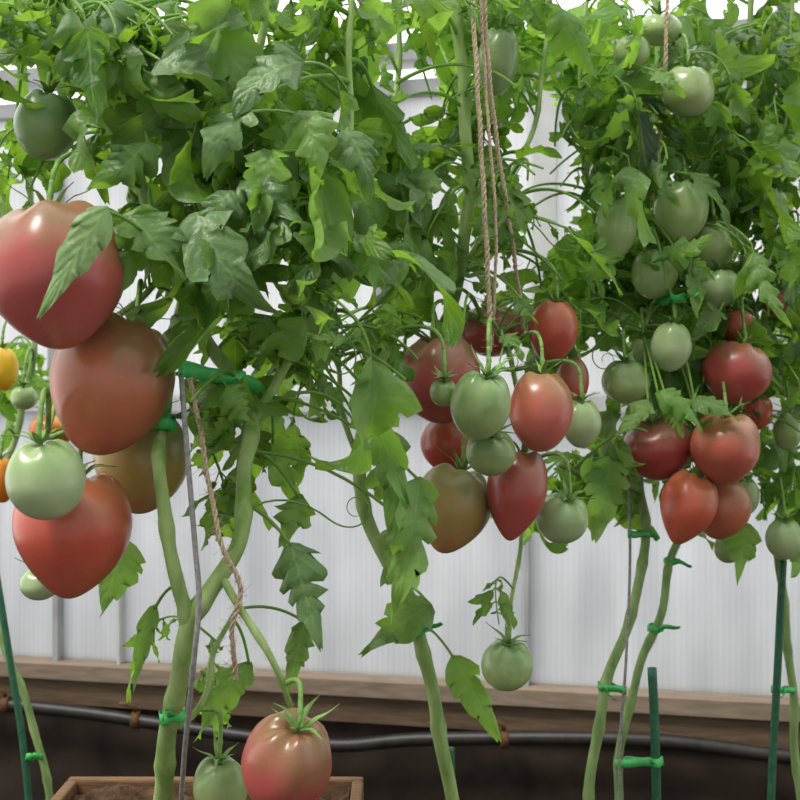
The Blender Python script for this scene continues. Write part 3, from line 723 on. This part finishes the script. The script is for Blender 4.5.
mb = MB(); mb.box(S0, S1, -.03, .05, zs-.10, zs-.036); struct('trim_3', mb, BAND)
mb = MB(); mb.box(S0, S1, -.012, .08, -.02, zs-.10); struct('wall_base', mb, BASE)
mb = MB(); mb.box(S0, S1, -.01, .05, ze, ze+.035); struct('trim_4', mb, FRAMEG)
mb = MB(); mb.box(S0, S1, -.03, .05, ze+.075, ze+.115); struct('trim_5', mb, FRAMEG)
n = 6
for px, z0, z1, wd, mt in ((57, zs, zp, .014, FRAMEG), (527, zs, zp, .009, FRAMEG), (55, zq, ze, .03, FRAMEG), (382, zq, ze, .025, FRAMEG), (545, zq, ze, .05, FRAME), (230, zq, ze, .025, FRAME),
                           (780, zq, ze, .03, FRAMEG), (-420, zs, ze, .03, FRAME), (1000, zs, ze, .03, FRAME), (120, zs, zp, .006, FRAME)):
    mb = MB(); s = s_of(px); mb.box(s-wd/2, s+wd/2, -.01, .045, z0, z1); struct('trim_%d' % n, mb, mt); n += 1
sl = math.tan(math.radians(24)); RZ = ze+.115
mb = MB()
for s in (S0, S1):
    for d in (0.0, 3.6): mb.add((s, .03-d, RZ+d*sl))
mb.f = [(0, 1, 3, 2)]; struct('ceiling', mb, PANE)
Rm = Matrix.Translation((0, .03, RZ)) @ Matrix.Rotation(-math.radians(24), 4, 'X')
for px in (-250, 55, 382, 545, 780, 1050):
    mb = MB(); s = s_of(px); mb.box(s-.014, s+.014, -3.9, 0, -.04, -.004, Rm); struct('trim_%d' % n, mb, FRAMEG); n += 1
for d in (.5, 1.3, 2.1):
    mb = MB(); mb.box(S0, S1, -d-.02, -d+.02, -.07, -.04, Rm); struct('trim_%d' % n, mb, FRAMEG); n += 1
mb = MB(); nx, ny = 60, 50; rg = random.Random(3)
for j in range(ny+1):
    for i in range(nx+1): mb.add((-3.2+6.4*i/nx, -1.5+5.2*j/ny, rg.uniform(-.012, .0)))
for j in range(ny):
    for i in range(nx):
        a = j*(nx+1)+i; mb.f.append((a, a+1, a+nx+2, a+nx+1))
struct('floor', mb, GROUND, True, False)

def pw(px, py, off=.07):
    return P(px, py, wallY(px)-off)
mb = MB(); pts = [tuple(pw(x, y)) for x, y in ((-400, 660), (-150, 690), (0, 704), (100, 715), (200, 730), (330, 745), (430, 739), (640, 740), (800, 758), (1000, 775), (1300, 790))]
tube(mb, spline(pts, 10), .0155, 12)
tag(mb.build('irrigation_pipe', PIPE), 'black irrigation pipe running along the base of the wall', 'pipe')
def clip(px, py, label):
    c = pw(px, py)
    root = thing('pipe_clip', label, 'pipe clip', c, None, 'brown clips on the black pipe')
    mb = MB()
    for i in range(16):
        an = 2*PI*i/16
        for rr in (.0165, .0205):
            for yy in (-.009, .009): mb.add(c+Vector((yy, math.cos(an)*rr, math.sin(an)*rr)))
    for i in range(16):
        a = i*4; b = ((i+1) % 16)*4
        for q in ((0, 1), (1, 3), (3, 2), (2, 0)): mb.f.append((a+q[0], a+q[1], b+q[1], b+q[0]))
    mb.build('ring', RUST, root)
    mb = MB(); tube(mb, [c+Vector((0, -.004, .02)), c+Vector((-.004, -.004, .034)), c+Vector((-.022, -.004, .040)), c+Vector((-.04, -.004, .04))], [.005, .005, .006, .004], 8)
    mb.build('arm', RUST, root)
clip(136, 720, 'brown pipe clip above the wooden planter'); clip(504, 739, 'brown pipe clip right of the middle stem'); clip(6, 704.5, 'brown pipe clip at the left frame edge')

zr = H-378*K*1.36; x0, x1, y0, y1 = -.41, -.045, .86, 1.38
root = thing('planter_box', 'weathered wooden planter box at the foot of the left plant', 'planter', Vector(((x0+x1)/2, (y0+y1)/2, 0)))
def board(nm, *b):
    mb = MB(); mb.box(*b); o = mb.build(nm, WOOD, root, False)
    md = o.modifiers.new('bevel', 'BEVEL'); md.width = .003; md.segments = 2
zz = [0, .138, .276, .414, zr]
for a, b in zip(zz, zz[1:]):
    b -= .004
    board('side_board', x0, x0+.014, y0+.015, y1-.015, a, b); board('side_board', x1-.014, x1, y0+.015, y1-.015, a, b)
    board('side_board', x0, x1, y0, y0+.014, a, b); board('side_board', x0, x1, y1-.014, y1, a, b)
for cx in (x0+.015, x1-.035):
    for cy in (y0+.015, y1-.035): board('corner_post', cx, cx+.02, cy, cy+.02, 0, zr-.03)
mb = MB(); rg = random.Random(9); nx = ny = 44
for j in range(ny+1):
    for i in range(nx+1):
        x = x0+.016+(x1-x0-.032)*i/nx; y = y0+.016+(y1-y0-.032)*j/ny
        mb.add((x, y, zr-.016+.022*mn.noise(Vector((x*22, y*22, 0)))+rg.uniform(-.004, .004)))
for j in range(ny):
    for i in range(nx):
        a = j*(nx+1)+i; mb.f.append((a, a+1, a+nx+2, a+nx+1))
tag(mb.build('potting_soil', SOIL), 'dry crumbly brown soil filling the wooden planter', 'soil', None, 'stuff')

# ---------------------------------------------------------------- light and camera
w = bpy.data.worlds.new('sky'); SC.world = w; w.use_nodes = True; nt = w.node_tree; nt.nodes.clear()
out = nt.nodes.new('ShaderNodeOutputWorld'); bg = nt.nodes.new('ShaderNodeBackground')
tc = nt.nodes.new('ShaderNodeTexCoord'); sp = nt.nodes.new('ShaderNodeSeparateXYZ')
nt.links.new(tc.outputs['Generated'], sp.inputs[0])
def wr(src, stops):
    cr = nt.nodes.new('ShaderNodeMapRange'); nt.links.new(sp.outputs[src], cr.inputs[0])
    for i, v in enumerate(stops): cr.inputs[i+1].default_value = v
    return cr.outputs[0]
mz = wr('Z', (0., .8, .88, 1.2)); my = wr('Y', (-.6, .6, .28, 1.))  # sky shaped for fill: dimmed on purpose behind the camera, full behind the wall
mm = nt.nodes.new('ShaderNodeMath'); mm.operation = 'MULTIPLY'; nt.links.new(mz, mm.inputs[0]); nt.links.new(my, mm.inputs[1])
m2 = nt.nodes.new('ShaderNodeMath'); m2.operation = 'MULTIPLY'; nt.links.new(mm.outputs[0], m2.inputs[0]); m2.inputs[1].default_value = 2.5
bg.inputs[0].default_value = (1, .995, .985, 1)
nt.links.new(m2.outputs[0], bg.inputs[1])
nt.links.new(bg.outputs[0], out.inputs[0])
sun = bpy.data.lights.new('sun', 'SUN'); sun.energy = 4.4; sun.angle = math.radians(14); sun.color = (1, .96, .88)
so = bpy.data.objects.new('sun', sun); C.objects.link(so)
so.rotation_euler = Vector((.5, .40, -1)).to_track_quat('-Z', 'Y').to_euler()
cam = bpy.data.cameras.new('camera'); co = bpy.data.objects.new('camera', cam); C.objects.link(co)
cam.lens = 50; cam.sensor_width = 36; co.location = (0, 0, H); co.rotation_euler = (PI/2, 0, 0)
cam.dof.use_dof = True; cam.dof.focus_distance = 1.12; cam.dof.aperture_fstop = 11
cam.clip_start = .02
SC.camera = co
